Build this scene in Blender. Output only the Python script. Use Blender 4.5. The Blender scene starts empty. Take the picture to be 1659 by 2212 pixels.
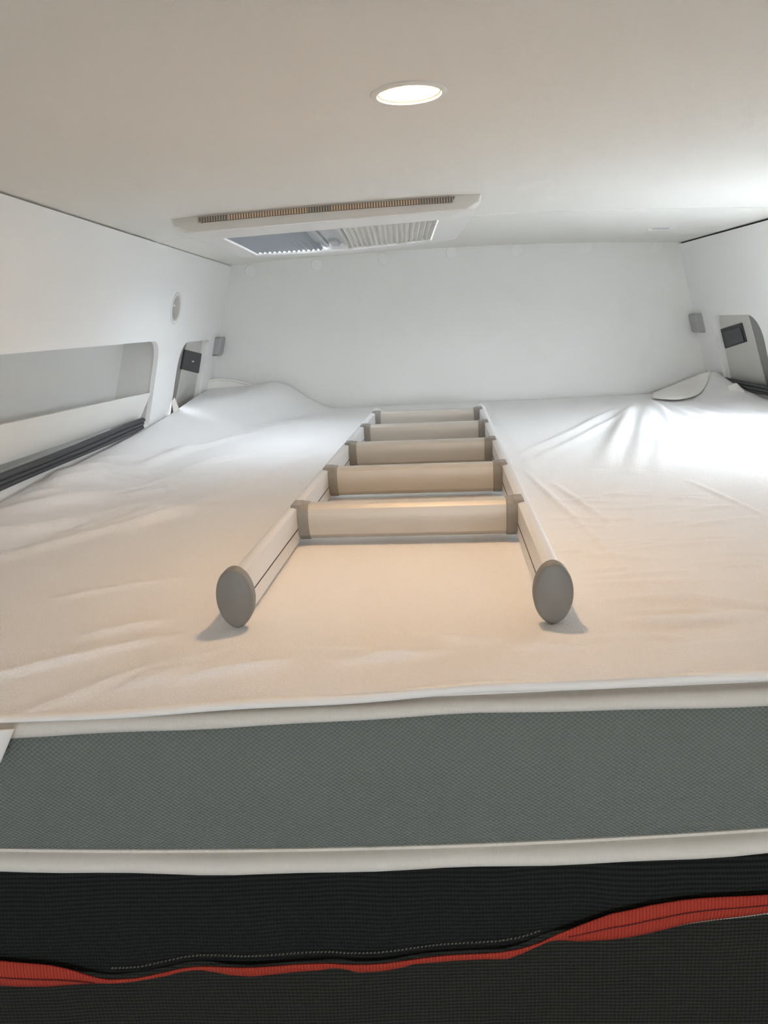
import bpy, math, random
import numpy as np
from mathutils import Matrix, Vector

random.seed(4)
rng = np.random.default_rng(7)
S = bpy.context.scene
COL = S.collection
R = math.radians

# ------------------------------------------------------------------ camera
cam_d = bpy.data.cameras.new('camera')
cam = bpy.data.objects.new('camera', cam_d); COL.objects.link(cam)
yaw, pitch, roll = R(-1.88855), R(-14.46509), R(-2.83674)
fw = Vector((math.sin(yaw)*math.cos(pitch), math.cos(yaw)*math.cos(pitch), math.sin(pitch)))
rt = Vector((math.cos(yaw), -math.sin(yaw), 0)); up = rt.cross(fw)
r2 = math.cos(roll)*rt + math.sin(roll)*up
u2 = -math.sin(roll)*rt + math.cos(roll)*up
cam.matrix_world = Matrix(((r2.x, u2.x, -fw.x, 0), (r2.y, u2.y, -fw.y, 0), (r2.z, u2.z, -fw.z, .2771), (0, 0, 0, 1)))
cam_d.sensor_fit = 'VERTICAL'; cam_d.sensor_height = 24
cam_d.lens = 1600/2212*24
cam_d.clip_start = .02; cam_d.clip_end = 60
S.camera = cam

# ------------------------------------------------------------------ world: flat overcast daylight
SKY = 22.5
w = bpy.data.worlds.new('overcast'); S.world = w; w.use_nodes = True
bg = w.node_tree.nodes['Background']
# overcast sky: the zenith is three times as bright as the horizon, dull ground below
wn, wl = w.node_tree.nodes, w.node_tree.links
g_ = wn.new('ShaderNodeTexCoord'); sx_ = wn.new('ShaderNodeSeparateXYZ'); wl.new(g_.outputs['Generated'], sx_.inputs[0])
up_ = wn.new('ShaderNodeMapRange'); wl.new(sx_.outputs[2], up_.inputs[0])
up_.inputs[1].default_value = 0; up_.inputs[2].default_value = 1; up_.inputs[3].default_value = SKY/3; up_.inputs[4].default_value = SKY
gd_ = wn.new('ShaderNodeMapRange'); wl.new(sx_.outputs[2], gd_.inputs[0])
gd_.inputs[1].default_value = -.05; gd_.inputs[2].default_value = .02; gd_.inputs[3].default_value = .45; gd_.inputs[4].default_value = 1
ml_ = wn.new('ShaderNodeMath'); ml_.operation = 'MULTIPLY'; wl.new(up_.outputs[0], ml_.inputs[0]); wl.new(gd_.outputs[0], ml_.inputs[1])
wl.new(ml_.outputs[0], bg.inputs[1])
bg.inputs[0].default_value = (.80, .895, 1.0, 1)
LAMP = 116.0          # emission of the ceiling lamp's lens

S.view_settings.view_transform = 'Standard'
S.view_settings.look = 'None'
S.view_settings.gamma = 1
S.view_settings.use_curve_mapping = False
S.view_settings.exposure = 1.24
S.cycles.use_denoising = True
S.cycles.max_bounces = 7; S.cycles.diffuse_bounces = 6; S.cycles.glossy_bounces = 3; S.cycles.transparent_max_bounces = 6
S.cycles.use_adaptive_sampling = True; S.cycles.adaptive_threshold = .12; S.cycles.adaptive_min_samples = 16

# window openings: (side window in the right wall) y0,y1,z0,z1 ; (rear window behind the camera) x0,x1,z0,z1
WIN1 = (1.30, 1.80, .145, .315)
WIN2 = (-.22, .58, .04, .34)
def portal(name, loc, rot, sx, sy):
    l = bpy.data.lights.new(name, 'AREA'); l.shape = 'RECTANGLE'; l.size = sx; l.size_y = sy
    l.cycles.is_portal = True
    o = bpy.data.objects.new(name, l); COL.objects.link(o); o.location = loc; o.rotation_euler = rot
LEAN = .27
XL0, XR0, ZC = -.539, .897, .475            # wall tops and ceiling edge
def xl(z): return XL0 - LEAN*(ZC - z)
def xr(z): return XR0 + LEAN*(ZC - z)
YB, YREAR = 2.52, -1.3
zm = (WIN1[2]+WIN1[3])/2
portal('side_daylight_portal', (xr(zm)+.035, (WIN1[0]+WIN1[1])/2, zm), (0, R(90)+math.atan(LEAN), 0), .19, WIN1[1]-WIN1[0])
portal('rear_daylight_portal', ((WIN2[0]+WIN2[1])/2, YREAR-.035, (WIN2[2]+WIN2[3])/2), (R(90), 0, 0), WIN2[1]-WIN2[0], WIN2[3]-WIN2[2])

portal('hatch_daylight_portal', (-.133, 1.787, .515), (0, 0, 0), .43, .37)

# ------------------------------------------------------------------ materials
def mat(name, col, rough=.6, metal=0., spec=.5, bump=None, var=None, build=None, sheen=0):
    m = bpy.data.materials.new(name); m.use_nodes = True
    nt = m.node_tree; b = nt.nodes['Principled BSDF']
    b.inputs['Base Color'].default_value = (*col, 1)
    b.inputs['Roughness'].default_value = rough
    b.inputs['Metallic'].default_value = metal
    b.inputs['Specular IOR Level'].default_value = spec
    if sheen:
        b.inputs['Sheen Weight'].default_value = sheen; b.inputs['Sheen Roughness'].default_value = .6
    N, L = nt.nodes, nt.links
    tc = N.new('ShaderNodeTexCoord')
    if var:                                       # (scale, amount): gentle colour grain
        n = N.new('ShaderNodeTexNoise'); n.inputs['Scale'].default_value = var[0]; n.inputs['Detail'].default_value = 1
        L.new(tc.outputs['Object'], n.inputs['Vector'])
        mx = N.new('ShaderNodeMix'); mx.data_type = 'RGBA'
        mx.inputs[6].default_value = (*[c*(1-var[1]) for c in col], 1)
        mx.inputs[7].default_value = (*[min(1, c*(1+var[1])) for c in col], 1)
        L.new(n.outputs['Fac'], mx.inputs[0]); L.new(mx.outputs[2], b.inputs['Base Color'])
    if bump:                                      # (scale, strength, distance)
        n = N.new('ShaderNodeTexNoise'); n.inputs['Scale'].default_value = bump[0]; n.inputs['Detail'].default_value = 1
        L.new(tc.outputs['Object'], n.inputs['Vector'])
        bp = N.new('ShaderNodeBump'); bp.inputs['Strength'].default_value = bump[1]; bp.inputs['Distance'].default_value = bump[2]
        L.new(n.outputs['Fac'], bp.inputs['Height']); L.new(bp.outputs[0], b.inputs['Normal'])
    if build: build(nt, b, tc)
    return m

def math_node(nt, op, a, b=None):
    n = nt.nodes.new('ShaderNodeMath'); n.operation = op
    for i, v in enumerate((a, b)):
        if v is None: continue
        if isinstance(v, (int, float)): n.inputs[i].default_value = v
        else: nt.links.new(v, n.inputs[i])
    return n.outputs[0]

def lattice(px, pz, dist, strength, dark, light, wob=.35, mode='diamond'):
    """knitted lattice in the object's x/z plane: px,pz are the pitches in metres"""
    def f(nt, b, tc):
        N, L = nt.nodes, nt.links
        sep = N.new('ShaderNodeSeparateXYZ')
        nz = N.new('ShaderNodeTexNoise'); nz.inputs['Scale'].default_value = 9; L.new(tc.outputs['Object'], nz.inputs['Vector'])
        ad = N.new('ShaderNodeMixRGB'); ad.blend_type = 'ADD'; ad.inputs[0].default_value = wob*.01
        L.new(tc.outputs['Object'], ad.inputs[1]); L.new(nz.outputs['Color'], ad.inputs[2])
        L.new(ad.outputs[0], sep.inputs[0])
        x, z = sep.outputs[0], sep.outputs[2]
        a = math_node(nt, 'MULTIPLY', x, math.pi*2/px); c = math_node(nt, 'MULTIPLY', z, math.pi*2/pz)
        if mode == 'diamond':
            s1 = math_node(nt, 'SINE', math_node(nt, 'ADD', a, c)); s2 = math_node(nt, 'SINE', math_node(nt, 'SUBTRACT', a, c))
            h = math_node(nt, 'MULTIPLY', math_node(nt, 'ADD', s1, s2), .25)
        elif mode == 'rows':
            s1 = math_node(nt, 'SINE', c); s2 = math_node(nt, 'SINE', a)
            h = math_node(nt, 'ADD', math_node(nt, 'MULTIPLY', s1, .36), math_node(nt, 'MULTIPLY', s2, .14))
        else:
            h = math_node(nt, 'MULTIPLY', math_node(nt, 'SINE', a), .5)
        h = math_node(nt, 'ADD', h, .5)
        mx = N.new('ShaderNodeMix'); mx.data_type = 'RGBA'
        mx.inputs[6].default_value = (*dark, 1); mx.inputs[7].default_value = (*light, 1)
        L.new(h, mx.inputs[0]); L.new(mx.outputs[2], b.inputs['Base Color'])
        bp = N.new('ShaderNodeBump'); bp.inputs['Strength'].default_value = strength; bp.inputs['Distance'].default_value = dist
        L.new(h, bp.inputs['Height']); L.new(bp.outputs[0], b.inputs['Normal'])
    return f

def scuffs(nt, b, tc):
    N, L = nt.nodes, nt.links
    mp = N.new('ShaderNodeMapping'); mp.inputs['Scale'].default_value = (55, 55, 150); L.new(tc.outputs['Object'], mp.inputs['Vector'])
    n = N.new('ShaderNodeTexNoise'); n.inputs['Scale'].default_value = 1; n.inputs['Detail'].default_value = 1; L.new(mp.outputs[0], n.inputs['Vector'])
    cr = N.new('ShaderNodeValToRGB'); cr.color_ramp.elements[0].position = .80; cr.color_ramp.elements[1].position = .83
    c0 = b.inputs['Base Color'].default_value[:]
    cr.color_ramp.elements[0].color = c0; cr.color_ramp.elements[1].color = (.25, .24, .23, 1)
    L.new(n.outputs['Fac'], cr.inputs[0]); L.new(cr.outputs[0], b.inputs['Base Color'])

M = {}
M['wall'] = mat('satin_white_wall_panel', (.91, .905, .885), .45)
M['backwall'] = mat('padded_offwhite_wall_fabric', (.88, .87, .835), .75, bump=(500, .12, .0015))
M['ceiling'] = mat('warm_white_ceiling_fabric', (.815, .80, .75), .8, bump=(620, .2, .0012))
M['gap'] = mat('dark_shadow_gap', (.035, .03, .026), .8)
M['white'] = mat('white_plastic', (.80, .785, .75), .38)
M['cap'] = mat('white_screw_cap', (.90, .89, .86), .45)
M['board'] = mat('cream_shelf_board', (.80, .79, .745), .5)
M['niche'] = mat('offwhite_shelf_lining', (.76, .755, .725), .6)
M['pad'] = mat('charcoal_ribbed_padding', (.055, .056, .062), .6, bump=(900, .25, .001))
M['sheet'] = mat('white_terry_sheet', (.84, .825, .81), .95, spec=.15, bump=(680, .5, .0026), var=(520, .045), sheen=.25)
M['hem'] = mat('white_smooth_cotton', (.84, .81, .765), .9, spec=.2, bump=(900, .12, .001))
M['piping'] = mat('cream_ribbed_piping', (.72, .685, .62), .85, spec=.2, build=lattice(.0012, .01, .0003, .25, (.63, .595, .53), (.70, .665, .60), .1, 'cols'))
M['spacer'] = mat('grey_green_spacer_mesh', (.2, .22, .2), .8, spec=.25, build=lattice(.0046, .0034, .0012, .9, (.130, .147, .130), (.212, .236, .210), 1.2))
M['net'] = mat('black_knitted_net', (.01, .01, .01), .85, spec=.2, build=lattice(.0028, .0036, .0012, .8, (.004, .005, .0045), (.018, .0205, .018), .9, 'rows'))
M['net2'] = mat('olive_black_net', (.015, .015, .012), .85, spec=.2, build=lattice(.0034, .0036, .0012, .8, (.007, .0072, .0058), (.034, .035, .027), .9, 'rows'))
M['red'] = mat('red_woven_webbing', (.45, .05, .03), .75, spec=.25, build=lattice(.0027, .01, .0008, .6, (.29, .026, .013), (.42, .045, .025), .1, 'cols'))
M['stitch'] = mat('beige_thread', (.42, .40, .34), .8)
M['stitch2'] = mat('faded_grey_thread', (.13, .125, .10), .8)
M['redstitch'] = mat('dark_red_thread', (.12, .012, .01), .8)
M['alu'] = mat('satin_champagne_aluminium', (.56, .525, .47), .46, metal=.2, build=scuffs)
M['rail'] = mat('satin_silver_aluminium', (.72, .715, .705), .42, metal=.22, build=scuffs)
M['foot'] = mat('grey_plastic_cap', (.215, .202, .184), .5, var=(60, .04))
M['bracket'] = mat('taupe_plastic_bracket', (.26, .242, .215), .42)
M['groove'] = mat('dark_rail_groove', (.06, .055, .05), .6)
M['panel'] = mat('brushed_grey_panel', (.64, .625, .59), .45, metal=.15)
M['panel2'] = mat('grey_side_strip', (.30, .295, .28), .5, metal=.2)
M['socket'] = mat('anthracite_socket', (.028, .029, .036), .45)
M['socket2'] = mat('anthracite_socket_cover', (.05, .052, .06), .4)
M['buffer'] = mat('satin_grey_buffer', (.42, .42, .42), .35, metal=.5)
M['base'] = mat('dark_bed_base', (.03, .03, .03), .8)
M['floor'] = mat('grey_vinyl_floor', (.25, .24, .22), .5, var=(12, .15))
M['finRefl'] = mat('tan_vent_fin', (.86, .68, .50), .5)  # tan is a warm light reflection put into the fin colour
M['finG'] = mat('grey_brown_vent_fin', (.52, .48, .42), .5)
M['slot'] = mat('dark_vent_slot', (.22, .18, .14), .8)
def weave(name, col, t0, base):
    # woven mesh: the threads close up towards grazing incidence, for every ray alike
    m = mat(name, col, .4, metal=.4, bump=(700, .4, .0015)); nt = m.node_tree; b = nt.nodes['Principled BSDF']; o = nt.nodes['Material Output']
    lw = nt.nodes.new('ShaderNodeLayerWeight'); lw.inputs[0].default_value = .5
    c = math_node(nt, 'SUBTRACT', 1.0, lw.outputs['Facing'])
    k = nt.nodes.new('ShaderNodeMapRange'); k.inputs[1].default_value = .30; k.inputs[2].default_value = .62; k.inputs[4].default_value = t0
    nt.links.new(c, k.inputs[0])
    t = nt.nodes.new('ShaderNodeBsdfTransparent'); mx = nt.nodes.new('ShaderNodeMixShader')
    nt.links.new(k.outputs[0], mx.inputs[0]); nt.links.new(b.outputs[0], mx.inputs[1]); nt.links.new(t.outputs[0], mx.inputs[2]); nt.links.new(mx.outputs[0], o.inputs[0])
    return m
M['screen'] = weave('silver_grey_insect_screen', (.24, .255, .275), .25, 0)
def milky(name, col, tr):
    m = mat(name, col, .7); nt = m.node_tree; b = nt.nodes['Principled BSDF']; o = nt.nodes['Material Output']
    t = nt.nodes.new('ShaderNodeBsdfTranslucent'); t.inputs[0].default_value = (*col, 1); mx = nt.nodes.new('ShaderNodeMixShader'); mx.inputs[0].default_value = tr
    nt.links.new(b.outputs[0], mx.inputs[1]); nt.links.new(t.outputs[0], mx.inputs[2]); nt.links.new(mx.outputs[0], o.inputs[0])
    return m
M['blind'] = milky('white_pleated_blind', (.70, .68, .64), .05)
M['bar'] = mat('grey_blind_bar', (.50, .51, .52), .35, metal=.15)
M['opal'] = mat('unlit_opal_lens', (.78, .78, .82), .25)
def glow(nt, b, tc):
    # the LED behind the lens is brightest in the middle; the rim only glows
    N, L = nt.nodes, nt.links
    vl = N.new('ShaderNodeVectorMath'); vl.operation = 'LENGTH'; L.new(tc.outputs['Object'], vl.inputs[0])
    k = N.new('ShaderNodeMapRange'); k.interpolation_type = 'SMOOTHSTEP'
    for i, q in zip((1, 2, 3, 4), (.019, .0268, LAMP, .95)): k.inputs[i].default_value = q
    L.new(vl.outputs['Value'], k.inputs[0]); L.new(k.outputs[0], b.inputs['Emission Strength'])
    b.inputs['Emission Color'].default_value = (1, .65, .37, 1)
M['lit'] = mat('lit_lamp_lens', (.9, .8, .6), .4, build=glow)
def glass():
    m = bpy.data.materials.new('window_glass'); m.use_nodes = True; nt = m.node_tree; nt.nodes.clear()
    o = nt.nodes.new('ShaderNodeOutputMaterial'); mx = nt.nodes.new('ShaderNodeMixShader'); mx.inputs[0].default_value = .06
    t = nt.nodes.new('ShaderNodeBsdfTransparent'); g = nt.nodes.new('ShaderNodeBsdfGlossy'); g.inputs['Roughness'].default_value = .02
    nt.links.new(t.outputs[0], mx.inputs[1]); nt.links.new(g.outputs[0], mx.inputs[2]); nt.links.new(mx.outputs[0], o.inputs[0])
    return m
M['glass'] = glass()

# ------------------------------------------------------------------ helpers
def mesh_obj(name, verts, faces, m, parent=None, smooth=None, bevel=0, seg=2):
    me = bpy.data.meshes.new(name)
    me.from_pydata([tuple(map(float, v)) for v in verts], [], [list(map(int, f)) for f in faces]); me.update()
    return link(name, me, m, parent, smooth, bevel, seg)
def link(name, me, m, parent=None, smooth=None, bevel=0, seg=2):
    o = bpy.data.objects.new(name, me); COL.objects.link(o)
    if m: me.materials.clear(); me.materials.append(M[m])
    if smooth is not None:
        me.polygons.foreach_set('use_smooth', [True]*len(me.polygons)); me.set_sharp_from_angle(angle=R(smooth))
    if bevel:
        md = o.modifiers.new('bevel', 'BEVEL'); md.width = bevel; md.segments = seg; md.limit_method = 'ANGLE'; md.angle_limit = R(35)
    if parent: o.parent = parent
    return o
def tag(o, label=None, cat=None, group=None, kind=None):
    if label: o['label'] = label
    if cat: o['category'] = cat
    if group: o['group'] = group
    if kind: o['kind'] = kind
    return o
def empty(name, loc=(0, 0, 0), rz=0):
    o = bpy.data.objects.new(name, None); COL.objects.link(o); o.location = loc; o.rotation_euler = (0, 0, rz)
    o.empty_display_size = .05
    return o
def box(x0, x1, y0, y1, z0, z1):
    v = [(x, y, z) for z in (z0, z1) for y in (y0, y1) for x in (x0, x1)]
    return v, [(0, 2, 3, 1), (4, 5, 7, 6), (0, 1, 5, 4), (2, 6, 7, 3), (0, 4, 6, 2), (1, 3, 7, 5)]
def join(*parts):
    V, Fc = [], []
    for v, f in parts:
        n = len(V); V += list(v); Fc += [[i+n for i in q] for q in f]
    return V, Fc
def loft(rings, closed=True, cap0=True, cap1=True):
    n = len(rings[0]); V = [p for r in rings for p in r]; Fc = []
    for i in range(len(rings)-1):
        for j in range(n if closed else n-1):
            a = i*n+j; b = i*n+(j+1) % n
            Fc.append((a, b, b+n, a+n))
    if cap0: Fc.append(tuple(range(n-1, -1, -1)))
    if cap1: Fc.append(tuple((len(rings)-1)*n+j for j in range(n)))
    return V, Fc
def flip(vf): return vf[0], [tuple(reversed(f)) for f in vf[1]]
def grid(P):
    P = np.asarray(P); a, b = P.shape[:2]
    idx = np.arange(a*b).reshape(a, b)
    Fc = np.stack([idx[:-1, :-1], idx[:-1, 1:], idx[1:, 1:], idx[1:, :-1]], -1).reshape(-1, 4)
    return P.reshape(-1, 3), Fc
def rrect(a0, a1, b0, b1, r, n=6):
    rs = r if isinstance(r, (tuple, list)) else (r,)*4        # corners: a1b1, a0b1, a0b0, a1b0
    out = []
    for (ca, cb, st, rr) in ((a1, b1, 0, rs[0]), (a0, b1, 90, rs[1]), (a0, b0, 180, rs[2]), (a1, b0, 270, rs[3])):
        sa = -1 if ca == a1 else 1; sb = -1 if cb == b1 else 1
        for k in range(n+1):
            t = R(st+90*k/n)
            out.append((ca+sa*rr+rr*math.cos(t), cb+sb*rr+rr*math.sin(t)))
    return out
def ellipse(ca, cb, ra, rb, n=32): return [(ca+ra*math.cos(2*math.pi*k/n), cb+rb*math.sin(2*math.pi*k/n)) for k in range(n)]
def plate(name, outlines, half, fmap, m, parent=None, smooth=40):
    """2D outline with holes, extruded by +-half, then mapped to 3D by fmap(a, b, c)"""
    cu = bpy.data.curves.new('tmp', 'CURVE'); cu.dimensions = '2D'; cu.fill_mode = 'BOTH'; cu.extrude = half
    for ol in outlines:
        s = cu.splines.new('POLY'); s.points.add(len(ol)-1); s.use_cyclic_u = True
        for p, q in zip(s.points, ol): p.co = (q[0], q[1], 0, 1)
    ob = bpy.data.objects.new('tmp', cu); COL.objects.link(ob)
    me = bpy.data.meshes.new_from_object(ob.evaluated_get(bpy.context.evaluated_depsgraph_get()))
    bpy.data.objects.remove(ob); bpy.data.curves.remove(cu)
    me.name = name
    for v in me.vertices: v.co = fmap(*v.co)
    import bmesh
    bm = bmesh.new(); bm.from_mesh(me); bmesh.ops.remove_doubles(bm, verts=bm.verts, dist=1e-6)
    bmesh.ops.recalc_face_normals(bm, faces=bm.faces); bm.to_mesh(me); bm.free()
    return link(name, me, m, parent, smooth)
def smooth01(t): t = np.clip(t, 0, 1); return t*t*(3-2*t)

CXR = .179                                                   # room centre in x
ARCH = .021/.718**2
def zceil(x): return .496 - ARCH*(x-CXR)**2

# ------------------------------------------------------------------ the setting
HOLE_X, HOLE_Y = (-.354, .088), (1.598, 1.977)               # cut-out under the roof hatch
YS = 1.775                                                   # joint between the two ceiling panels
def ceil_panel(name, y0, y1, dz, parent=None):
    xs = sorted(set(np.linspace(XL0-.03, XR0+.03, 121).round(4)) | set(HOLE_X))
    ys_ = sorted({y0, y1} | {h for h in HOLE_Y if y0 < h < y1})
    V = [(x, y, float(zceil(x))+dz) for y in ys_ for x in xs]; n = len(xs); Fc = []
    for j in range(len(ys_)-1):
        for i in range(n-1):
            if HOLE_X[0]-1e-6 < (xs[i]+xs[i+1])/2 < HOLE_X[1]+1e-6 and HOLE_Y[0] < (ys_[j]+ys_[j+1])/2 < HOLE_Y[1]: continue
            a = j*n+i; Fc.append((a, a+n, a+n+1, a+1))
    o = mesh_obj(name, V, Fc, 'ceiling', parent)
    sd = o.modifiers.new('t', 'SOLIDIFY'); sd.thickness = .02; sd.offset = -1
    return o
ceiling = tag(ceil_panel('ceiling', YREAR-.05, YS, 0), 'warm white fabric ceiling panel holding the lit lamp', 'ceiling', kind='structure')
ceil_panel('ceiling_panel', YS+.0015, YB+.03, -.0012, ceiling)

# left wall: opening for the shelf, the socket niche and the round finger hole
SHELF = (.55, 1.885, .045, .2555)
NICHE = (2.065, 2.385, .02, .2455)
HOLE = (1.976, .334, .040)
def lmap(a, b, c): return (xl(b) - .006 + c, a, b)
def rmap(a, b, c): return (xr(b) + .006 + c, a, b)
WT = .468
outer = [(YREAR, -.16), (YB+.01, -.16), (YB+.01, WT), (YREAR, WT)]
outer_l = [(YREAR, -.16), (YB+.01, -.16), (YB+.01, .4715), (YREAR, .4715)]
niche_l = rrect(NICHE[0], NICHE[1], NICHE[2], NICHE[3], (.022, .075, .03, .02))
shelf_ol = rrect(SHELF[0], SHELF[1], SHELF[2], SHELF[3], (.045, .045, .012, .012))
wall_left = tag(plate('wall_left', [outer_l, shelf_ol, niche_l, ellipse(HOLE[0], HOLE[1], .034, .031)], .006, lmap, 'wall'),
    'white left side wall with a long shelf opening and a round finger hole', 'wall', kind='structure')
win_ol = rrect(WIN1[0], WIN1[1], WIN1[2], WIN1[3], .05)
wall_right = tag(plate('wall_right', [outer, niche_l, win_ol], .006, rmap, 'wall'),
    'white right side wall with a socket niche near the back', 'wall', kind='structure')
for side, wobj, xb in (('l', wall_left, xl(-.16)), ('r', wall_right, xr(-.16))):
    x0, x1 = (xb-.012, xb) if side == 'l' else (xb, xb+.012)
    mesh_obj('lower_panel', *box(x0, x1, YREAR, YB+.01, -1.3, -.16), 'wall', wobj)
wall_back = tag(mesh_obj('wall_back', *box(-.75, 1.1, YB, YB+.012, -1.3, .52), 'backwall'), 'off-white padded back wall above the head of the bed', 'wall', kind='structure')
for x, z in ((-.4799, .4549), (-.2631, .4629), (-.0448, .4706), (.1748, .4781), (.3868, .476), (.6081, .4706), (.8285, .461)):
    rings = []
    for r_, yy in ((.0185, 0), (.0185, .0016), (.0165, .0032), (.004, .0038)):
        rings.append([(x+r_*math.cos(t), YB-yy, z+r_*math.sin(t)) for t in np.linspace(0, 2*math.pi, 25)[:-1]])
    mesh_obj('screw_cap', *loft(rings), 'cap', wall_back, smooth=30)
# dark shadow gaps where the side walls meet the ceiling
for i, (x0, x1) in enumerate(((XL0-.034, XL0-.010), (XR0+.010, XR0+.034))):
    tag(mesh_obj('trim_%d' % (i+1), *box(x0, x1, YREAR, YB, WT-.03, .4775), 'gap'), ('thin dark shadow gap between left wall and ceiling', 'dark shadow gap between right wall and ceiling')[i], 'trim', kind='structure')
# far behind the camera: floor, rear wall with its window
tag(mesh_obj('floor', *box(-.75, 1.1, YREAR, YB, -1.32, -1.3), 'floor'), 'grey vinyl floor far below the bed', 'floor', kind='structure')
wall_rear = tag(plate('wall_rear', [[(-.75, -1.3), (1.1, -1.3), (1.1, .52), (-.75, .52)], rrect(*WIN2, .05)], .006, lambda a, b, c: (a, YREAR-.006+c, b), 'wall'),
    'white rear wall behind the viewer with a wide window', 'wall', kind='structure')
w1 = tag(plate('window_1', [rrect(WIN1[0]-.012, WIN1[1]+.012, WIN1[2]-.012, WIN1[3]+.012, .055), rrect(WIN1[0]+.012, WIN1[1]-.012, WIN1[2]+.012, WIN1[3]-.012, .045)], .012, lambda a, b, c: (xr(b)+.012+c, a, b), 'white'),
    'white framed side window in the right wall beside the bed', 'window', kind='structure')
plate('pane', [rrect(WIN1[0], WIN1[1], WIN1[2], WIN1[3], .05)], .002, lambda a, b, c: (xr(b)+.02+c, a, b), 'glass', w1)
w2 = tag(plate('window_2', [rrect(WIN2[0]-.015, WIN2[1]+.015, WIN2[2]-.015, WIN2[3]+.015, .055), rrect(WIN2[0]+.015, WIN2[1]-.015, WIN2[2]+.015, WIN2[3]-.015, .045)], .012, lambda a, b, c: (a, YREAR-.012+c, b), 'white'),
    'wide white framed window in the rear wall', 'window', kind='structure')
plate('pane', [rrect(*WIN2, .05)], .002, lambda a, b, c: (a, YREAR-.02+c, b), 'glass', w2)

# ------------------------------------------------------------------ bed base and mattress
base = tag(mesh_obj('bed_base', *box(-.655, 1.01, .565, 2.515, -.175, -.1525), 'base', bevel=.004), 'dark platform of the bed under the grey mattress', 'bed base')

MX0, MX1, MY0, MY1 = -.655, 1.0, .512, 2.50
def bow(x): return -.150 + .0075*((x+.03)/.3)**2 if abs(x+.03) < .45 else -.150+.0075*2.25
xs_m = np.linspace(MX0, MX1, 60)
matt = tag(empty('mattress', (CXR, 1.5, -.15)), 'thick mattress with grey-green mesh side and cream piping under the sheet', 'mattress')
def rel(v, o): return [(p[0]-o[0], p[1]-o[1], p[2]-o[2]) for p in v]
MO = (CXR, 1.5, -.15)
def ztop(x): return float(np.interp(x, [-.66, -.32, -.2, .05, .27, 1.0], [-.026, -.0233, -.0200, -.0143, -.0156, -.016]))
def zbot(x): return bow(x)+.0165
# side fabric bulges a little between the two pipings
rings = []
for x in xs_m:
    zt, zb = ztop(x)+.006, zbot(x)-.006
    front = [(x, MY0 - .010*math.sin(math.pi*t)**.7 if 0 < t < 1 else MY0, zb+(zt-zb)*t) for t in np.linspace(0, 1, 13)]
    rings.append(front + [(x, MY1, zt), (x, MY1, zb)])
v, f = loft(rings); mesh_obj('side_fabric', rel(v, MO), f, 'spacer', matt, smooth=50)
def piping(name, zc, hh, ry, yoff, m='piping'):
    rings = []
    for x in xs_m:
        h_ = hh(x) if callable(hh) else hh; c = zc(x); wob = .0012*math.sin(x*19+1)+.0008*math.sin(x*47)
        rings.append([(x, MY0+yoff+wob-ry*math.cos(t), c+h_*math.sin(t)) for t in np.linspace(-math.pi*.5, math.pi*.5, 11)] + [(x, MY0+.02, c+h_), (x, MY0+.02, c-h_)])
    v, f = loft(rings); return mesh_obj(name, rel(v, MO), f, m, matt, smooth=50)
PH = lambda x: float(np.interp(x, [-.67, -.32, -.20, .05, .27, 1.0], [.0075, .0075, .0068, .0054, .0075, .0075]))
piping('top_piping', lambda x: ztop(x)+PH(x), PH, .0085, -.003)
piping('bottom_piping', lambda x: zbot(x)-.0085, lambda x: .0082, .011, -.004)
mesh_obj('piping_seam', *(lambda vf: (rel(vf[0], MO), vf[1]))(loft([[(x, MY0-.0045, zbot(x)-.001), (x, MY0-.0045, zbot(x)+.0022), (x, MY0+.01, zbot(x)+.0022), (x, MY0+.01, zbot(x)-.001)] for x in xs_m])), 'piping', matt)
v, f = box(MX0, MX1, MY0+.008, MY1, -.03, -.006); mesh_obj('top_fabric', rel(v, MO), f, 'hem', matt)

# ------------------------------------------------------------------ fitted terry sheet (height field with folds)
NX, NY = 420, 460
ys = np.concatenate([np.linspace(.5045, 1.0, 210), np.linspace(1.0, 2.5, NY-209)[1:]])
def zl_edge(y): return np.interp(y, [.5, .9, 1.15, 1.6, 1.85, 2.0, 2.1, 2.2, 2.35, 2.5], [.004, .018, .027, .037, .046, .055, .064, .074, .085, .089])
def zr_edge(y): return np.interp(y, [.5, 1.6, 1.9, 2.1, 2.2, 2.3, 2.4, 2.5], [.004, .004, .010, .018, .030, .048, .072, .050])
U = np.linspace(0, 1, NX)
X = np.empty((NY, NX)); Y = np.repeat(ys[:, None], NX, 1)
for i, y in enumerate(ys):
    a = xl(zl_edge(y))+.004; b = xr(zr_edge(y))-.006
    X[i] = a+(b-a)*U
XLE = X[:, :1]; XRE = X[:, -1:]
zl_ = zl_edge(Y); zr_ = zr_edge(Y)
dl = X-XLE; dr = XRE-X
plat = .20*smooth01((Y-2.1)/.35); fall = .16+.06*smooth01((Y-1.7)/.6)
Z = zl_*(1-smooth01((dl-plat)/fall))
Z += .016*np.exp(-((X+.40)/.08)**2-((Y-2.44)/.10)**2)
Z += zr_*(1-smooth01((dr-.012)/(.085)))
Z += .010*smooth01((Y-1.95)/.15)*np.exp(-((dr-.085)/.03)**2)                 # soft roll in front of the flap
zf = np.interp(X, [-.67, -.32, -.20, .05, .27, 1.0], [-.007, -.0045, .0005, .0092, .0126, .013])
Z += zf*np.exp(-((Y-.505)/.085)**2)
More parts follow.
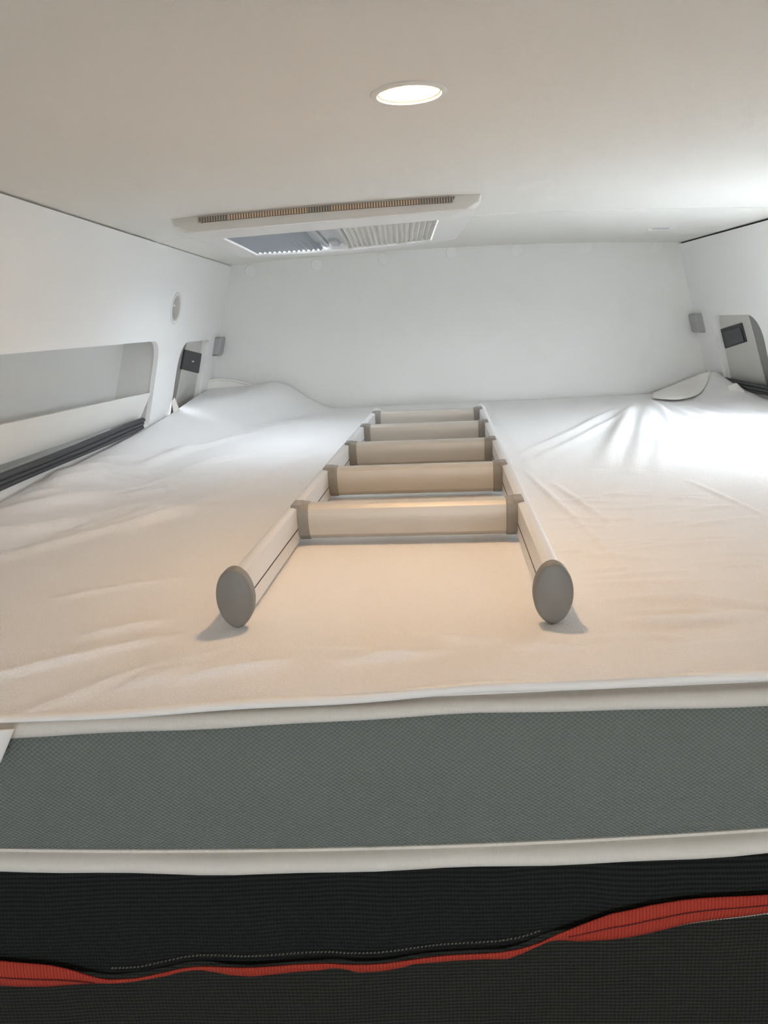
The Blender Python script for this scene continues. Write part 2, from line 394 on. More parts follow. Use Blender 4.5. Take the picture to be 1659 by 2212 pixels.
def ridge(pts, amp, sig, asym=0., taper=True):
    """a fold along a polyline: gaussian section, tapered at its ends"""
    global Z
    P = np.array(pts, float); seg = np.diff(P, axis=0); ln = np.hypot(seg[:, 0], seg[:, 1]); tot = ln.sum()
    best = np.full(X.shape, 9.); sgn = np.zeros(X.shape); tt = np.zeros(X.shape); acc = 0
    for p, s, l in zip(P[:-1], seg, ln):
        t = np.clip(((X-p[0])*s[0]+(Y-p[1])*s[1])/l**2, 0, 1)
        dx = X-p[0]-t*s[0]; dy = Y-p[1]-t*s[1]; d = np.hypot(dx, dy)
        k = d < best; best = np.where(k, d, best)
        sgn = np.where(k, np.sign(s[0]*dy-s[1]*dx), sgn); tt = np.where(k, (acc+t*l)/tot, tt); acc += l
    env = np.sin(np.pi*np.clip(tt, .02, .98))**.6 if taper else smooth01(tt/.5)*(1-tt)**.6*1.25
    g = np.exp(-(best/sig)**2)
    Z = Z + amp*env*(g + asym*sgn*(best/sig)*g)
LEFT = [[(-0.65, 1.296), (-0.60, 1.42), (-0.52, 1.467)], [(-0.547, 1.493), (-0.508, 1.759)], [(-0.64, 1.224), (-0.572, 1.357), (-0.46, 1.396)], [(-0.595, 1.164), (-0.509, 1.224), (-0.40, 1.333)], [(-0.625, 1.083), (-0.488, 1.31)], [(-0.533, 0.91), (-0.288, 1.174)], [(-0.55, 1.644), (-0.393, 1.994)], [(-0.42, .98), (-.25, 1.36), (-.2, 1.6)], [(-.6, .98), (-.45, 1.1)]]
LFRONT = [[(-0.316, 0.500), (-0.256, 0.548), (-0.232, 0.567), (-0.150, 0.604)], [(-0.211, 0.541), (-0.10, 0.574)], [(-0.328, 0.632), (-0.235, 0.682)], [(-0.395, 0.746), (-0.249, 0.804)], [(-0.241, 0.539), (-0.183, 0.564)], [(-.40, .55), (-.30, .60), (-.22, .64)], [(-.08, .56), (.04, .575)]]
RAD = [[(0.745, 2.40), (0.458, 1.625), (0.347, 1.329)], [(0.751, 2.38), (0.668, 1.866), (0.618, 1.612)], [(0.70, 2.30), (0.39, 1.752), (0.206, 1.458)], [(0.754, 2.35), (0.499, 1.581), (0.384, 1.258)], [(0.759, 2.35), (0.521, 1.514), (0.43, 1.268)], [(0.763, 2.35), (0.565, 1.482)], [(0.767, 2.34), (0.719, 1.686)], [(0.70, 2.20), (0.286, 1.492), (0.19, 1.343)], [(.77, 2.3), (.80, 1.95), (.86, 1.7)]]
CREASE = [[(0.214, 1.337), (0.231, 1.0), (0.236, 0.795), (0.241, 0.716)], [(0.244, 1.229), (0.273, 0.945)], [(0.458, 1.204), (0.475, 0.956)], [(0.605, 1.685), (0.572, 1.418), (0.616, 1.358)], [(0.778, 1.828), (0.839, 1.724)]]
FRONT = [[(0.141, 0.587), (0.201, 0.591), (0.235, 0.579)], [(0.186, 0.685), (0.269, 0.689), (0.334, 0.658)], [(0.194, 0.753), (0.305, 0.762)], [(0.184, 0.628), (0.319, 0.626)], [(0.073, 0.579), (0.154, 0.563)], [(0.188, 0.552), (0.29, 0.565)], [(0.198, 0.834), (0.28, 0.806)], [(0.003, 0.613), (0.083, 0.592)], [(-0.102, 0.593), (0.002, 0.566)], [(0.255, 0.845), (0.399, 0.863)]]
for s in LEFT: ridge(s, rng.uniform(.007, .011), rng.uniform(.013, .020), .5)
for k in range(16):
    x0 = rng.uniform(-.64, -.30); y0 = rng.uniform(.95, 1.55); l = rng.uniform(.10, .24); a = R(rng.uniform(48, 66))
    ridge([(x0, y0), (x0+l*math.cos(a), y0+l*math.sin(a))], rng.uniform(.004, .008), rng.uniform(.007, .012), .6)
for s in LFRONT: ridge(s, rng.uniform(.0035, .006), rng.uniform(.006, .010), .5)
for k, s in enumerate(RAD): ridge(s, (.016, .011, .008, .014, .012, .011, .008, .007, .007)[k], (.022, .020, .016, .02, .018, .018, .02, .014, .02)[k], .5, False)
for s in CREASE: ridge(s, .0026, .005, .3)
for s in FRONT: ridge(s, rng.uniform(.0028, .0048), rng.uniform(.006, .011), .4)
for k in range(44):                                   # small cross folds on the right half of the bed
    x0 = rng.uniform(.17, .42); y0 = rng.uniform(.55, 1.15); l = rng.uniform(.04, .12); a = rng.uniform(-.35, .2)
    ridge([(x0, y0), (x0+l*math.cos(a), y0+l*math.sin(a))], rng.uniform(.0014, .0032), rng.uniform(.005, .009), .4)
# the bed gives way softly; edges tuck down at the walls and the back
Z += .0015*np.sin(X*7+1)*np.sin(Y*5)
Z[:, 0] -= .03; Z[:, -1] -= .03; Z[:, 1] -= .004; Z[:, -2] -= .004
Z[-1, :] -= .02
lad_mask = np.exp(-((X-.0)/.25)**4)                    # the ladder presses the sheet flat
Z = np.where((np.abs(X-(-.0187+.063*(Y-.645))) < .175) & (Y > .63) & (Y < 1.98), np.minimum(Z, .0022), Z)
SO = (CXR, 1.5, 0)
sheet = tag(empty('fitted_sheet', SO), 'white terry fitted sheet pulled over the mattress, creased and rumpled at the corners', 'bed sheet')
P = np.stack([X-SO[0], Y-SO[1], Z-SO[2]], -1)
v, f = grid(P); mesh_obj('sheet_top', v, f, 'sheet', sheet, smooth=80)
# front hem: a flat rolled band hanging over the top edge of the mattress
rings = []
for x in np.linspace(-.655, 1.0, 140):
    zt = float(np.interp(x, [-.67, -.32, -.20, .05, .27, 1.0], [-.008, -.006, -.002, .006, .0095, .010])) + .0005*math.sin(x*31)
    hz = float(np.interp(x, [-.67, -.32, -.20, .05, .27, 1.0], [.0025, .0026, .0032, .0043, .0042, .0042]))
    yo = .002*math.sin(x*11+.5)+.0008*math.sin(x*37)
    prof = []
    for t in np.linspace(0, 2*math.pi, 15)[:-1]:
        prof.append((x-SO[0], .5065+yo-.0048*math.cos(t)-SO[1], zt+hz*math.sin(t)))
    rings.append(prof)
v, f = loft(rings); mesh_obj('hem', v, f, 'hem', sheet, smooth=60)
# recess strip of cloth between hem and piping
rings = []
for x in np.linspace(-.655, 1.0, 60):
    zt = float(np.interp(x, [-.67, -.32, -.20, .05, .27, 1.0], [-.008, -.006, -.002, .006, .0095, .010]))
    rings.append([(x-SO[0], .516-SO[1], zt-.002), (x-SO[0], .5145-SO[1], -.03), (x-SO[0], .5165-SO[1], -.03), (x-SO[0], .518-SO[1], zt-.002)])
v, f = loft(rings); mesh_obj('tucked_edge', v, f, 'hem', sheet, smooth=60)
def strip(name, A, B, m, parent, n=26, thick=.002, bulge=0., off=SO):
    """a cloth tongue lofted between two 3D curves"""
    def rs(Q):
        Q = np.array(Q, float); t = np.r_[0, np.cumsum(np.linalg.norm(np.diff(Q, axis=0), axis=1))]; t /= t[-1]
        s = np.linspace(0, 1, n); q = np.stack([np.interp(s, t, Q[:, k]) for k in range(3)], -1)
        for _ in range(3): q[1:-1] = (q[:-2]+2*q[1:-1]+q[2:])/4
        return q
    a, b = rs(A), rs(B); m_ = 9; G = np.zeros((m_, n, 3))
    for j in range(m_):
        t = j/(m_-1); G[j] = a*(1-t)+b*t; G[j, :, 2] += bulge*math.sin(math.pi*t)
    v, f = grid(G-np.array(off))
    o = mesh_obj(name, v, f, m, parent, smooth=80)
    sd = o.modifiers.new('thickness', 'SOLIDIFY'); sd.thickness = thick; sd.offset = 0
    return o
# turned-up corner at the back right
strip('corner_flap', [(.772, 2.33, .006), (.790, 2.262, .007), (.824, 2.236, .008), (.880, 2.288, .008), (.920, 2.326, .014), (.950, 2.362, .036), (.972, 2.395, .070)],
      [(.797, 2.40, .0125), (.848, 2.424, .0255), (.901, 2.448, .040), (.945, 2.448, .055), (.964, 2.424, .067), (.974, 2.402, .0712)], 'hem', sheet, bulge=.004)
strip('label_tip', [(.965, 2.245, .040), (.978, 2.22, .052), (.99, 2.19, .030)], [(.975, 2.24, .010), (.988, 2.215, .012), (.998, 2.185, .008)], 'hem', sheet, thick=.0015)
# raised hem standing behind the hump at the back left
A = [(-.672, 2.40, .088), (-.650, 2.455, .110), (-.612, 2.475, .1155), (-.565, 2.48, .110), (-.520, 2.48, .097), (-.480, 2.478, .082), (-.43, 2.475, .06)]
strip('raised_hem', A, [(p[0], p[1]-.001, p[2]-.05) for p in A], 'hem', sheet, thick=.002)
rings = []
Q = np.array(A); tq = np.linspace(0, 1, len(A)); s_ = np.linspace(0, 1, 40)
for k, s in enumerate(s_):
    p = np.array([np.interp(s, tq, Q[:, j]) for j in range(3)])
    rings.append([(p[0]-SO[0]+.0005*math.sin(t), p[1]-SO[1]-.0035*math.cos(t), p[2]-SO[2]+.0042*math.sin(t)) for t in np.linspace(0, 2*math.pi, 11)[:-1]])
v, f = loft(rings); mesh_obj('hem_cord', v, f, 'hem', sheet, smooth=80)
strip('care_label', [(-.634, 2.03, .090), (-.632, 2.055, .099)], [(-.640, 2.055, .052), (-.634, 2.095, .060)], 'hem', sheet, n=5, thick=.001)
# corner of the sheet hanging over the front at the left
strip('front_corner', [(-.303, .4935, -.0075), (-.40, .4945, -.010), (-.50, .50, -.012), (-.65, .505, -.012)], [(-.318, .4925, -.035), (-.42, .492, -.052), (-.52, .495, -.06), (-.65, .50, -.06)], 'hem', sheet, thick=.002)

# ------------------------------------------------------------------ ladder
YL = .063
lad = tag(empty('ladder', (-.0185, .645, .0025), -math.atan(YL)), 'silver aluminium bunk ladder with five rungs lying flat on the bed', 'ladder')
LEN, HW = 1.325, .1475
def tap(y): return 1-.056*y                                  # the ladder narrows slightly towards its top
def rail_prof(s, grow=0.):
    out = []
    for k in range(48):
        t = 2*math.pi*k/48; c, sn = math.cos(t), math.sin(t)
        x = min(.0062, .0160*c); z = .0258+.0236*sn                 # oval with a flat inner face
        out.append((s*x, z))
    return out if s > 0 else out[::-1]
for s in (-1, 1):
    pr = rail_prof(-s)
    cx = s*HW; ce = cx*tap(LEN)
    o = mesh_obj('rail', *loft([[(cx+x, .004, z) for x, z in pr], [(ce+x, LEN, z) for x, z in pr]]), 'rail', lad, smooth=50)
    gx = cx - s*.0058
    vv, ff = box(gx-.0009, gx+.0009, .01, LEN-.01, .0212, .0225)
    mesh_obj('rail_groove', [(p[0]+(ce-cx)*(p[1] > .5), p[1], p[2]) for p in vv], ff, 'groove', o)
    for nm, y0, y1 in (('foot_cap', -.006, .006), ('end_cap', LEN-.004, LEN+.008)):
        rings = []
        for y_, g in ((y0, -.0015), (y0+.0012, .0005), (y0+.0035, .0016), (y1, .0014)):
            k = (.0160+g)/.016
            rings.append([(cx+(.0165+g)*math.copysign(abs(math.cos(t))**(1.02 if math.sin(t) > 0 else 1.14), math.cos(t)), y_, .0285+(.0282+g)*math.sin(t)) for t in np.linspace(0, 2*math.pi, 41)[:-1]])
        if nm == 'end_cap': rings = [[(p[0]-cx+ce, y0+y1-p[1], .0258+(p[2]-.0285)*.88) for p in r] for r in rings]
        mesh_obj(nm, *loft(rings), 'foot' if nm == 'foot_cap' else 'rail', lad, smooth=35)
RUNG = [(-.0115, .0575), (-.0142, .0545), (-.0162, .0470), (-.0168, .0390), (-.0160, .0290), (-.0140, .0190), (-.0120, .0135), (-.0010, .0045), (.010, .0040), (.014, .008), (.0150, .0480), (.0125, .0575), (.0080, .0600), (-.0080, .0600)]
RUNG = [(p, .004+(q-.004)*.835) for p, q in RUNG]
def rung_at(y):
    k = tap(y)
    o = mesh_obj('rung', *loft([[(x, p[0], p[1]) for p in RUNG] for x in (.1475-.1475*k-.1290, .1290-.1475+.1475*k)]), 'alu', lad, smooth=28)
    o.location = (0, y, 0)
    for s in (-1, 1):
        br = []
        for (p, q) in RUNG:
            br.append((p*1.14, .024+(q-.024)*1.06))
        body = loft([[(s*x, p[0], p[1]) for p in br] for x in (.1275-.1475*(1-k), .1425-.1475*(1-k))])
        wing = box(*sorted((s*(.136-.1475*(1-k)), s*(.1495-.1475*(1-k)))), -.0165, .014, .0410, .0528)
        a = mesh_obj('end_bracket', *join(body, wing), 'bracket', o, smooth=30, bevel=.0018)
for k in range(5): rung_at(.275 + k*.242)

# ------------------------------------------------------------------ ceiling lamps
def downlight(name, x, y, label, lens):
    z = float(zceil(x)); root = tag(empty(name, (x, y, z)), label, 'ceiling lamp', 'round ceiling downlights')
    root.rotation_euler = (0, math.atan(2*ARCH*(x-CXR)), 0)
    def rev(prof, n=48): return [[(r_*math.cos(t), r_*math.sin(t), h_) for t in np.linspace(0, 2*math.pi, n+1)[:-1]] for r_, h_ in prof]
    v, f = loft(rev([(.0385, .0005), (.0385, -.0008), (.037, -.0022), (.0325, -.0026), (.0315, -.0012), (.0315, .001)]), cap0=False, cap1=False)
    mesh_obj('bezel', v, f, 'white', root, smooth=40)
    v, f = loft(rev([(.0314, .0004), (.030, -.0004), (.024, -.0012), (.014, -.0017), (.001, -.0018)]), cap0=True)
    mesh_obj('lens', v, f, lens, root, smooth=80)
    return root
downlight('ceiling_downlight', .0185, .817, 'lit round ceiling lamp glowing warm yellow in the middle of the ceiling', 'lit')
downlight('ceiling_downlight', .18, -.32, 'unseen lit round ceiling lamp added behind the viewer as warm fill light', 'lit')  # added out of view to warm the front of the bed
downlight('ceiling_downlight', .718, 2.155, 'small unlit round ceiling lamp near the back right corner', 'opal')

# ------------------------------------------------------------------ roof hatch with pleated blind
HX0, HX1, HY0, HY1 = -.425, .163, 1.482, 2.02
hatch = tag(empty('roof_hatch', (-.13, 1.75, .48)), 'cream framed roof hatch with pleated blind and insect screen in the ceiling', 'roof hatch')
HO = (-.13, 1.75, .48)
def zlow(x): return .4535 + (x+.40)/.55*.0165
def ring3(x0, x1, y0, y1, r, zf, n=6): return [(a, b, zf(a, b)) for a, b in rrect(x0, x1, y0, y1, r, n)]
def dens(pts, k=6):
    out = []
    for p, q in zip(pts, pts[1:]+pts[:1]):
        L_ = math.dist(p, q); m_ = max(1, int(L_/.05))
        for j in range(m_): out.append(tuple(p[i]+(q[i]-p[i])*j/m_ for i in range(3)))
    return out
def sag(x, y): return .010*smooth01((y-1.75)/.25)*max(0, 1-((x+.13)/.26)**2)
def rr(x0, x1, y0, y1, r, zf, n=5, sx=12, sy=9):
    """rounded rectangle with a fixed number of points per side so that rings loft onto each other"""
    out = []
    c = [(x1-r, y1-r, 0), (x0+r, y1-r, 90), (x0+r, y0+r, 180), (x1-r, y0+r, 270)]
    for i, (ca, cb, st) in enumerate(c):
        for k in range(n+1):
            t = R(st+90*k/n); out.append((ca+r*math.cos(t), cb+r*math.sin(t)))
        na, nb, ns = c[(i+1) % 4]; p = out[-1]; t = R(ns); q = (na+r*math.cos(t), nb+r*math.sin(t))
        m_ = sx if i % 2 == 0 else sy
        for k in range(1, m_): out.append((p[0]+(q[0]-p[0])*k/m_, p[1]+(q[1]-p[1])*k/m_))
    return [(a, b, float(zf(a, b))) for a, b in out]
IX0, IX1, IY0, IY1 = -.352, .086, 1.600, 1.975
rings = [rr(HX0, HX1, HY0+.002, HY1+.03, .006, lambda a, b: zceil(a)+.004),
         rr(HX0+.001, HX1-.001, HY0, HY1+.028, .006, lambda a, b: zceil(a)-.002),
         rr(HX0+.004, HX1-.003, HY0-.003, HY1+.026, .012, lambda a, b: zceil(a)-.014-sag(a, b)*.5),
         rr(HX0+.018, HX1-.010, HY0-.008, HY1+.018, .03, lambda a, b: zlow(a)+.0015-sag(a, b)),
         rr(HX0+.022, HX1-.013, HY0-.005, HY1+.014, .03, lambda a, b: zlow(a)-sag(a, b)),
         rr(IX0-.003, IX1+.003, IY0-.004, IY1+.004, .006, lambda a, b: zlow(a)-sag(a, b)*.8),
         rr(IX0, IX1, IY0, IY1, .004, lambda a, b: zlow(a)+.003-sag(a, b)*.6),
         rr(IX0, IX1, IY0, IY1, .004, lambda a, b: zceil(a)+.024)]
v, f = loft(rings, cap0=False, cap1=False)
mesh_obj('hatch_frame', rel(v, HO), f, 'white', hatch, smooth=24)
# vent slot along the front edge, full of thin fins
SX0, SX1 = -.372, .112
ny = 60
slot = []
for k, x in enumerate(np.linspace(SX0, SX1, 40)):
    e = .006*(k == 0) - .006*(k == 39); zc = zceil(x)
    slot.append([(x+e-HO[0], HY0-.0035-HO[1], zc-.0125-HO[2]), (x-HO[0], HY0-.0010-HO[1], zc-.0020-HO[2]), (x-HO[0], HY0+.006-HO[1], zc-.0020-HO[2]), (x+e-HO[0], HY0+.006-HO[1], zc-.0125-HO[2])])
slot_o = mesh_obj('vent_slot', *loft(slot), 'slot', hatch)
for nm, m_, segs in (('painted_reflection_vent_fins', 'finRefl', ((-.312, -.165), (-.118, .045))), ('grey_vent_fins', 'finG', ((-.370, -.314), (-.163, -.120), (.047, .110)))):  # tan runs paint the warm reflection, the rest stay grey-brown
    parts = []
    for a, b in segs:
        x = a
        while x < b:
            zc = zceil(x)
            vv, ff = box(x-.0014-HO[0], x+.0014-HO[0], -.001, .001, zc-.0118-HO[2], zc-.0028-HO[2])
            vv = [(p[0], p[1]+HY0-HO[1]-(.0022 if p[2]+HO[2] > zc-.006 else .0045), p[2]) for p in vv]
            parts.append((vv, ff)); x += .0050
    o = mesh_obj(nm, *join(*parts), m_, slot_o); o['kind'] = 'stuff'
# blind (right), insect screen (left), sliding bars between
def pleats(x0, x1, y0, y1, pitch, amp, zoff):
    xs_ = np.linspace(x0, x1, 2*round((x1-x0)/pitch)+1); P_ = np.zeros((5, len(xs_), 3))
    for j, y in enumerate(np.linspace(y0, y1, 5)):
        for k, x in enumerate(xs_): P_[j, k] = (x-HO[0], y-HO[1], zlow(x)+zoff+(amp if k % 2 else -amp)-HO[2]-sag(x, y)*.75)
    return grid(P_)
o = mesh_obj('pleated_blind', *pleats(-.122, IX1-.0005, IY0-.0005, IY1+.0005, .0122, .0048, .0066), 'blind', hatch)
o.modifiers.new('t', 'SOLIDIFY').thickness = .0008
o = mesh_obj('insect_screen', *pleats(IX0+.0005, -.180, IY0-.0005, IY1+.0005, .0125, .0028, .0055), 'screen', hatch)
for x0, x1, dz in ((-.188, -.170, .000), (-.132, -.116, .000), (-.170, -.132, .006)):
    vv, ff = box(x0-HO[0], x1-HO[0], IY0+.001-HO[1], IY1-.001-HO[1], zlow(x0)+.004+dz-HO[2], zlow(x0)+.020-HO[2])
    mesh_obj('blind_bar', vv, ff, 'bar', hatch, bevel=.003)
vv, ff = box(-.162-HO[0], -.140-HO[0], IY1-.12-HO[1], IY1-.02-HO[1], zlow(-.15)+.002-HO[2], zlow(-.15)+.012-HO[2])
mesh_obj('blind_grip', vv, ff, 'bar', hatch, bevel=.003)
vv, ff = box(IX0-.002-HO[0], IX1+.002-HO[0], IY0-.002-HO[1], IY1+.002-HO[1], .520-HO[2], .5225-HO[2]); mesh_obj('hatch_dome', vv, ff, 'glass', hatch)

# ------------------------------------------------------------------ left wall: shelf, round finger hole
shelf = tag(empty('wall_shelf', (xl(.06)-.05, 1.2, .06)), 'white open shelf recessed in the left wall above the mattress', 'shelf')
SH = (xl(.06)-.05, 1.2, .06)
y0, y1, z0, z1 = SHELF; D = .09
def wq(y, z, d): return (xl(z)-.012-d-SH[0], y-SH[1], z-SH[2])
a, b, c, d_ = y0-.004, y1+.004, z0-.004, z1+.004
V = [wq(a, c, 0), wq(b, c, 0), wq(b, d_, 0), wq(a, d_, 0), wq(a, c, D), wq(b, c, D), wq(b, d_, D*.9), wq(a, d_, D*.9)]
o = mesh_obj('shelf_box', V, [(4, 5, 6, 7), (0, 1, 5, 4), (1, 2, 6, 5), (2, 3, 7, 6), (3, 0, 4, 7)], 'niche', shelf)
sd = o.modifiers.new('t', 'SOLIDIFY'); sd.thickness = .006; sd.offset = -1
# ledge board: leans, its top edge runs slightly down towards the back
def lp(y, z, off): return (xl(z)+off-SH[0], y-SH[1], z-SH[2])
zt0, zt1, zb0, zb1 = .163, .1295, .089, .069
ya, yb_ = y0+.01, y1-.012
V = [lp(ya, zb0, -.012), lp(yb_-.026, zb1, -.012), lp(yb_, zt1, -.002), lp(ya, zt0, -.002), lp(ya, zb0, -.024), lp(yb_-.026, zb1, -.024), lp(yb_, zt1, -.014), lp(ya, zt0, -.014)]
mesh_obj('ledge_board', V, [(0, 1, 2, 3), (5, 4, 7, 6), (0, 4, 5, 1), (3, 2, 6, 7), (1, 5, 6, 2), (0, 3, 7, 4)], 'board', shelf, bevel=.0015)

hole = tag(empty('finger_hole', (xl(HOLE[1]), HOLE[0], HOLE[1])), 'white ringed round finger hole with a small catch in the left wall', 'latch')
def hp(t, r_, d): return (xl(HOLE[1]+r_*.93*math.sin(t))-xl(HOLE[1])+d, r_*math.cos(t), r_*.93*math.sin(t))
ts = np.linspace(0, 2*math.pi, 41)[:-1]
v, f = loft([[hp(t, r_, d) for t in ts] for r_, d in ((.043, .0003), (.042, .002), (.036, .0022), (.0335, .0008), (.0335, -.034))], cap0=False, cap1=False)
mesh_obj('ring', v, f, 'white', hole, smooth=40)
v, f = loft([[hp(t, r_, d) for t in ts] for r_, d in ((.0345, -.034), (.0345, -.037))])
mesh_obj('hole_backing', v, f, 'panel2', hole)
vv, ff = box(-.006, .001, -.036, -.004, .004, .010); mesh_obj('catch', vv, ff, 'white', hole, bevel=.0015)

# ------------------------------------------------------------------ socket niches in both side walls
def niche(side, label, plate_pts, usb):
    X_ = xl if side < 0 else xr
    s = 1 if side < 0 else -1                        # direction into the room
    O = (X_(.12), 2.22, .06)
    root = tag(empty('socket_niche', O), label, 'socket panel', 'socket niches in the side walls')
    def q(y, z, d): return (X_(z)-s*d-O[0], y-O[1], z-O[2])
    def deep(p, d): k = 1+d/abs(X_(.13)); return (p[0]*k, .277-(.277-p[1])*k)
    # lining of the opening
    ol = rrect(NICHE[0], NICHE[1], NICHE[2], NICHE[3], (.022, .075, .03, .02))
    rings = [[q(a, b, d) for a, b in ol] for d in (.010, .034)]
    o = mesh_obj('lining', *loft(rings, cap0=False, cap1=False), 'board', root, smooth=40)
    sd = o.modifiers.new('t', 'SOLIDIFY'); sd.thickness = .003; sd.offset = 0
    def quad(name, pts, d, th, m, parent, bev=.001):
        V = [q(y, z, d) for y, z in pts]+[q(y, z, d+th) for y, z in pts]
        Fc = [(0, 1, 2, 3), (7, 6, 5, 4), (0, 4, 5, 1), (1, 5, 6, 2), (2, 6, 7, 3), (3, 7, 4, 0)]
        if s > 0: Fc = [tuple(reversed(t)) for t in Fc]
        return mesh_obj(name, V, Fc, m, parent, bevel=bev)
    quad('back_plate', [*[deep(p, .022) for p in ((2.136, .26), (2.40, .26), (2.40, .015), (2.104, .015))]], .022, .008, 'panel', root)
    quad('side_strip', [deep(p, .0245) for p in ((2.0, .26), (2.1290, .26), (2.0970, .015), (2.0, .015))], .0245, .006, 'panel2', root)
    quad('plate_gap', [deep(p, .0275) for p in ((2.122, .26), (2.142, .26), (2.110, .015), (2.090, .015))], .0275, .004, 'gap', root, 0)
    quad('plate_slit', [deep(p, .0205) for p in ((2.350, .125), (2.3555, .125), (2.352, .02), (2.3465, .02))], .0205, .002, 'gap', root, 0)
    plate_pts = [deep(p, .018) for p in plate_pts]
    sp = quad('socket', plate_pts, .018, .006, 'socket', root, .0022)
    cy = sum(p[0] for p in plate_pts)/4; cz = sum(p[1] for p in plate_pts)/4
    if usb:
        V = [q(cy+.013*math.cos(t), cz+.0024*math.sin(t)-.001*math.cos(t), .0172) for t in np.linspace(0, 2*math.pi, 21)[:-1]]
        V2 = [q(cy+.013*math.cos(t), cz+.0024*math.sin(t)-.001*math.cos(t), .019) for t in np.linspace(0, 2*math.pi, 21)[:-1]]
        mesh_obj('socket_mark', *loft([V2, V]), 'white', sp)
    else:
        k = .74; pts = [(cy+(p[0]-cy)*k-.010, cz+(p[1]-cz)*k-.003) for p in plate_pts]
        quad('socket_cover', pts, .014, .005, 'socket2', sp, .003)
    return root
niche(-1, 'grey recessed panel with dark socket in the left wall near the back corner', [(2.128, .2255), (2.332, .2049), (2.3235, .1467), (2.1212, .1722)], True)
niche(1, 'grey recessed panel with dark covered socket in the right wall', [(2.188, .2232), (2.339, .2034), (2.334, .145), (2.179, .1703)], False)

# small satin grey buffers beside the back corners
for side, label in ((-1, 'small grey buffer on the left wall beside the back corner'), (1, 'small grey buffer on the right wall beside the back corner')):
    X_ = xl if side < 0 else xr; s = -side
    def bz(y, z, d): return (X_(z)+s*d, y, z)
    rings = []
    for d, g in ((0, 0), (.019, 0), (.022, .003)):
        rings.append([bz(a, b, d) for a, b in rrect(2.452+g, 2.512-g, .1915+g, .2515-g, .008)])
    o = mesh_obj('corner_buffer', *loft(rings), 'buffer', smooth=30)
    tag(o, label, 'buffer', 'grey wall buffers')

# dark ribbed padding between wall and mattress
def padding(side, y0, y1, zf, nrib, label):
    X_ = xl if side < 0 else xr; s = -side
    O = (X_(.05), (y0+y1)/2, .03)
    root = tag(empty('edge_padding', O), label, 'padding', 'charcoal padding along the side walls')
    for k in range(nrib):
        rings = []
        for y in np.linspace(y0, y1, 24):
            z = zf(y)+.0092*k; x = X_(z)+s*(.006+.003*math.sin(y*9+k))
            rings.append([(x+.0070*math.cos(t)-O[0], y-O[1], z+.0053*math.sin(t)-O[2]) for t in np.linspace(0, 2*math.pi, 13)[:-1]])
        mesh_obj('padding_rib', *loft(rings), 'pad', root, smooth=60)
    return root
padding(-1, .56, 1.815, lambda y: .048+(y-1.15)*.004, 3, 'long charcoal ribbed padding under the left wall shelf beside the sheet')
padding(1, 1.5, 2.368, lambda y: .034+.004*math.sin(y*5), 3, 'charcoal ribbed padding along the right wall below the covered socket')

# ------------------------------------------------------------------ black net with red webbing below the mattress
RT = [(-0.351, -0.2197), (-0.332, -0.2221), (-0.31, -0.2255), (-0.291, -0.2307), (-0.273, -0.2368), (-0.263, -0.239), (-0.238, -0.2387), (-0.218, -0.2359), (-0.202, -0.233), (-0.187, -0.2316), (-0.152, -0.2315), (-0.114, -0.2298), (-0.076, -0.228), (-0.068, -0.2287), (-0.038, -0.2281), (-0.008, -0.2266), (0.03, -0.2244), (0.06, -0.2224), (0.078, -0.2193), (0.093, -0.2142), (0.104, -0.2078), (0.123, -0.1989), (0.148, -0.1871), (0.177, -0.1796), (0.205, -0.1765), (0.234, -0.1748), (0.269, -0.1732)]
RB = [(-0.356, -0.2442), (-0.317, -0.2471), (-0.286, -0.2469), (-0.258, -0.2457), (-0.227, -0.2428), (-0.215, -0.2421), (-0.203, -0.2387), (-0.188, -0.2377), (-0.176, -0.2403), (-0.165, -0.243), (-0.146, -0.2439), (-0.115, -0.241), (-0.088, -0.2389), (-0.078, -0.2363), (-0.069, -0.2356), (-0.058, -0.2397), (-0.039, -0.2392), (-0.019, -0.2369), (-0.012, -0.2348), (0.011, -0.2349), (0.048, -0.2322), (0.067, -0.2327), (0.078, -0.2275), (0.097, -0.2162), (0.123, -0.216), (0.149, -0.2113), (0.178, -0.2053), (0.207, -0.1994), (0.235, -0.1958), (0.271, -0.1916)]
RT = [(-.64, -.215)]+RT+[(.6, -.178), (1.0, -.185)]; RB = [(-.64, -.240)]+RB+[(.6, -.197), (1.0, -.205)]
NO = (CXR, .5, -.16)
net = tag(empty('safety_net', NO), 'black net panels with a wavy red webbing edge hanging below the mattress', 'net')
xs_n = np.linspace(-.64, 1.0, 700)
zt_ = np.interp(xs_n, *zip(*RT)); zb_ = np.interp(xs_n, *zip(*RB))
ker = np.exp(-np.linspace(-2, 2, 9)**2*3); ker /= ker.sum()
zt_ = np.convolve(np.pad(zt_, 4, 'edge'), ker, 'valid'); zb_ = np.convolve(np.pad(zb_, 4, 'edge'), ker, 'valid')
wav = .0016*np.sin(xs_n*26)+.001*np.sin(xs_n*61+1)
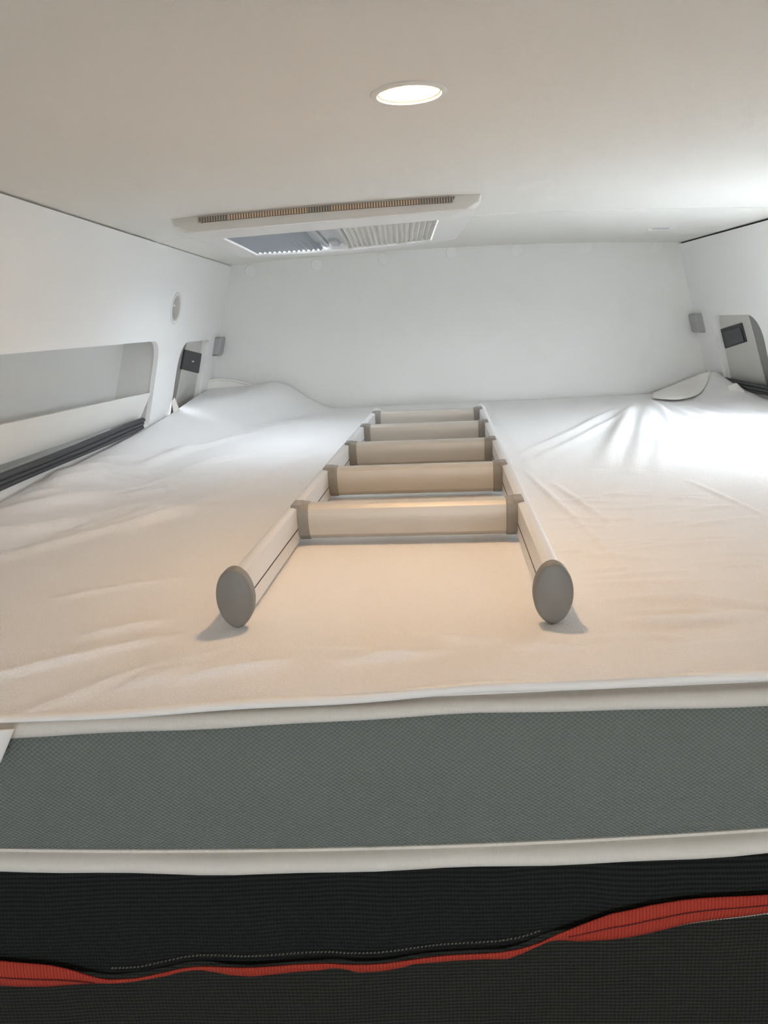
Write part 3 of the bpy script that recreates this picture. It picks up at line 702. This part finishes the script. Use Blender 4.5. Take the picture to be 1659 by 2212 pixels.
# upper panel: hangs from under the mattress, bellies forward, ends behind the webbing
G = np.zeros((22, len(xs_n), 3))
for j, t in enumerate(np.linspace(0, 1, 22)):
    z = -.146*(1-t)+(.5*zt_+.5*zb_)*t
    G[j, :, 0] = xs_n-NO[0]; G[j, :, 1] = .514-.014*math.sin(t*math.pi*.62)+wav*t-NO[1]; G[j, :, 2] = z-NO[2]
v, f = grid(G); o = mesh_obj('upper_net', v, f, 'net', net, smooth=80); sd = o.modifiers.new('t', 'SOLIDIFY'); sd.thickness = .0012; sd.offset = 1
G = np.zeros((14, len(xs_n), 3))
for j, t in enumerate(np.linspace(0, 1, 14)):
    G[j, :, 0] = xs_n-NO[0]; G[j, :, 1] = .512-.004*t+.003*np.sin(xs_n*17)*t-NO[1]; G[j, :, 2] = -.165*(1-t)-.62*t-NO[2]
v, f = grid(G); o = mesh_obj('lower_net', v, f, 'net2', net, smooth=80); sd = o.modifiers.new('t', 'SOLIDIFY'); sd.thickness = .0012; sd.offset = 1
# webbing: the face turns over where the band narrows
G = np.zeros((7, len(xs_n), 3))
for j, t in enumerate(np.linspace(0, 1, 7)):
    G[j, :, 0] = xs_n-NO[0]; G[j, :, 1] = .4945+wav+.0045*(t-.5)*np.clip((.0245-(zt_-zb_))/.012, 0, 1)-.0015*math.sin(math.pi*t)-NO[1]
    G[j, :, 2] = zt_*(1-t)+zb_*t-NO[2]
v, f = grid(G); web = mesh_obj('red_webbing', v, f, 'red', net, smooth=80); sd = web.modifiers.new('t', 'SOLIDIFY'); sd.thickness = .0016; sd.offset = 0
def stitches(name, xa, xb, zfun, yo, m, parent, step=.0026, ln=.0017, hh=.0007, tilt=.0004):
    parts = []; x = xa
    while x < xb:
        z = zfun(x); wv = float(np.interp(x, xs_n, wav)); dz = zfun(x+ln)-z
        V, Fc = box(x, x+ln, yo+wv-.0005, yo+wv+.0005, z-hh, z+hh)
        V = [(p[0]-NO[0], p[1]-NO[1], p[2]+(tilt+dz)*(p[0] > x+ln/2)-NO[2]) for p in V]
        parts.append((V, Fc)); x += step*random.uniform(.92, 1.08)
    o = mesh_obj(name, *join(*parts), m, parent); o['kind'] = 'stuff'
    return o
ft = lambda x: float(np.interp(x, xs_n, zt_)); fb = lambda x: float(np.interp(x, xs_n, zb_))
stitches('stitch_line', -.64, -.275, lambda x: .42*ft(x)+.58*fb(x), .4918, 'redstitch', web, .0024, .0021, .00035, 0)
stitches('stitch_line', .115, 1.0, lambda x: .55*ft(x)+.45*fb(x), .4918, 'redstitch', web, .0024, .0021, .00035, 0)
stitches('beige_stitching', -.262, .092, lambda x: ft(x)+.0052, .4985, 'stitch2', net, .0032, .0017, .0005, .0006)
stitches('beige_stitching', .200, 1.0, lambda x: fb(x)-.0030, .4975, 'stitch', net, .0024, .0018, .0008, .0005)
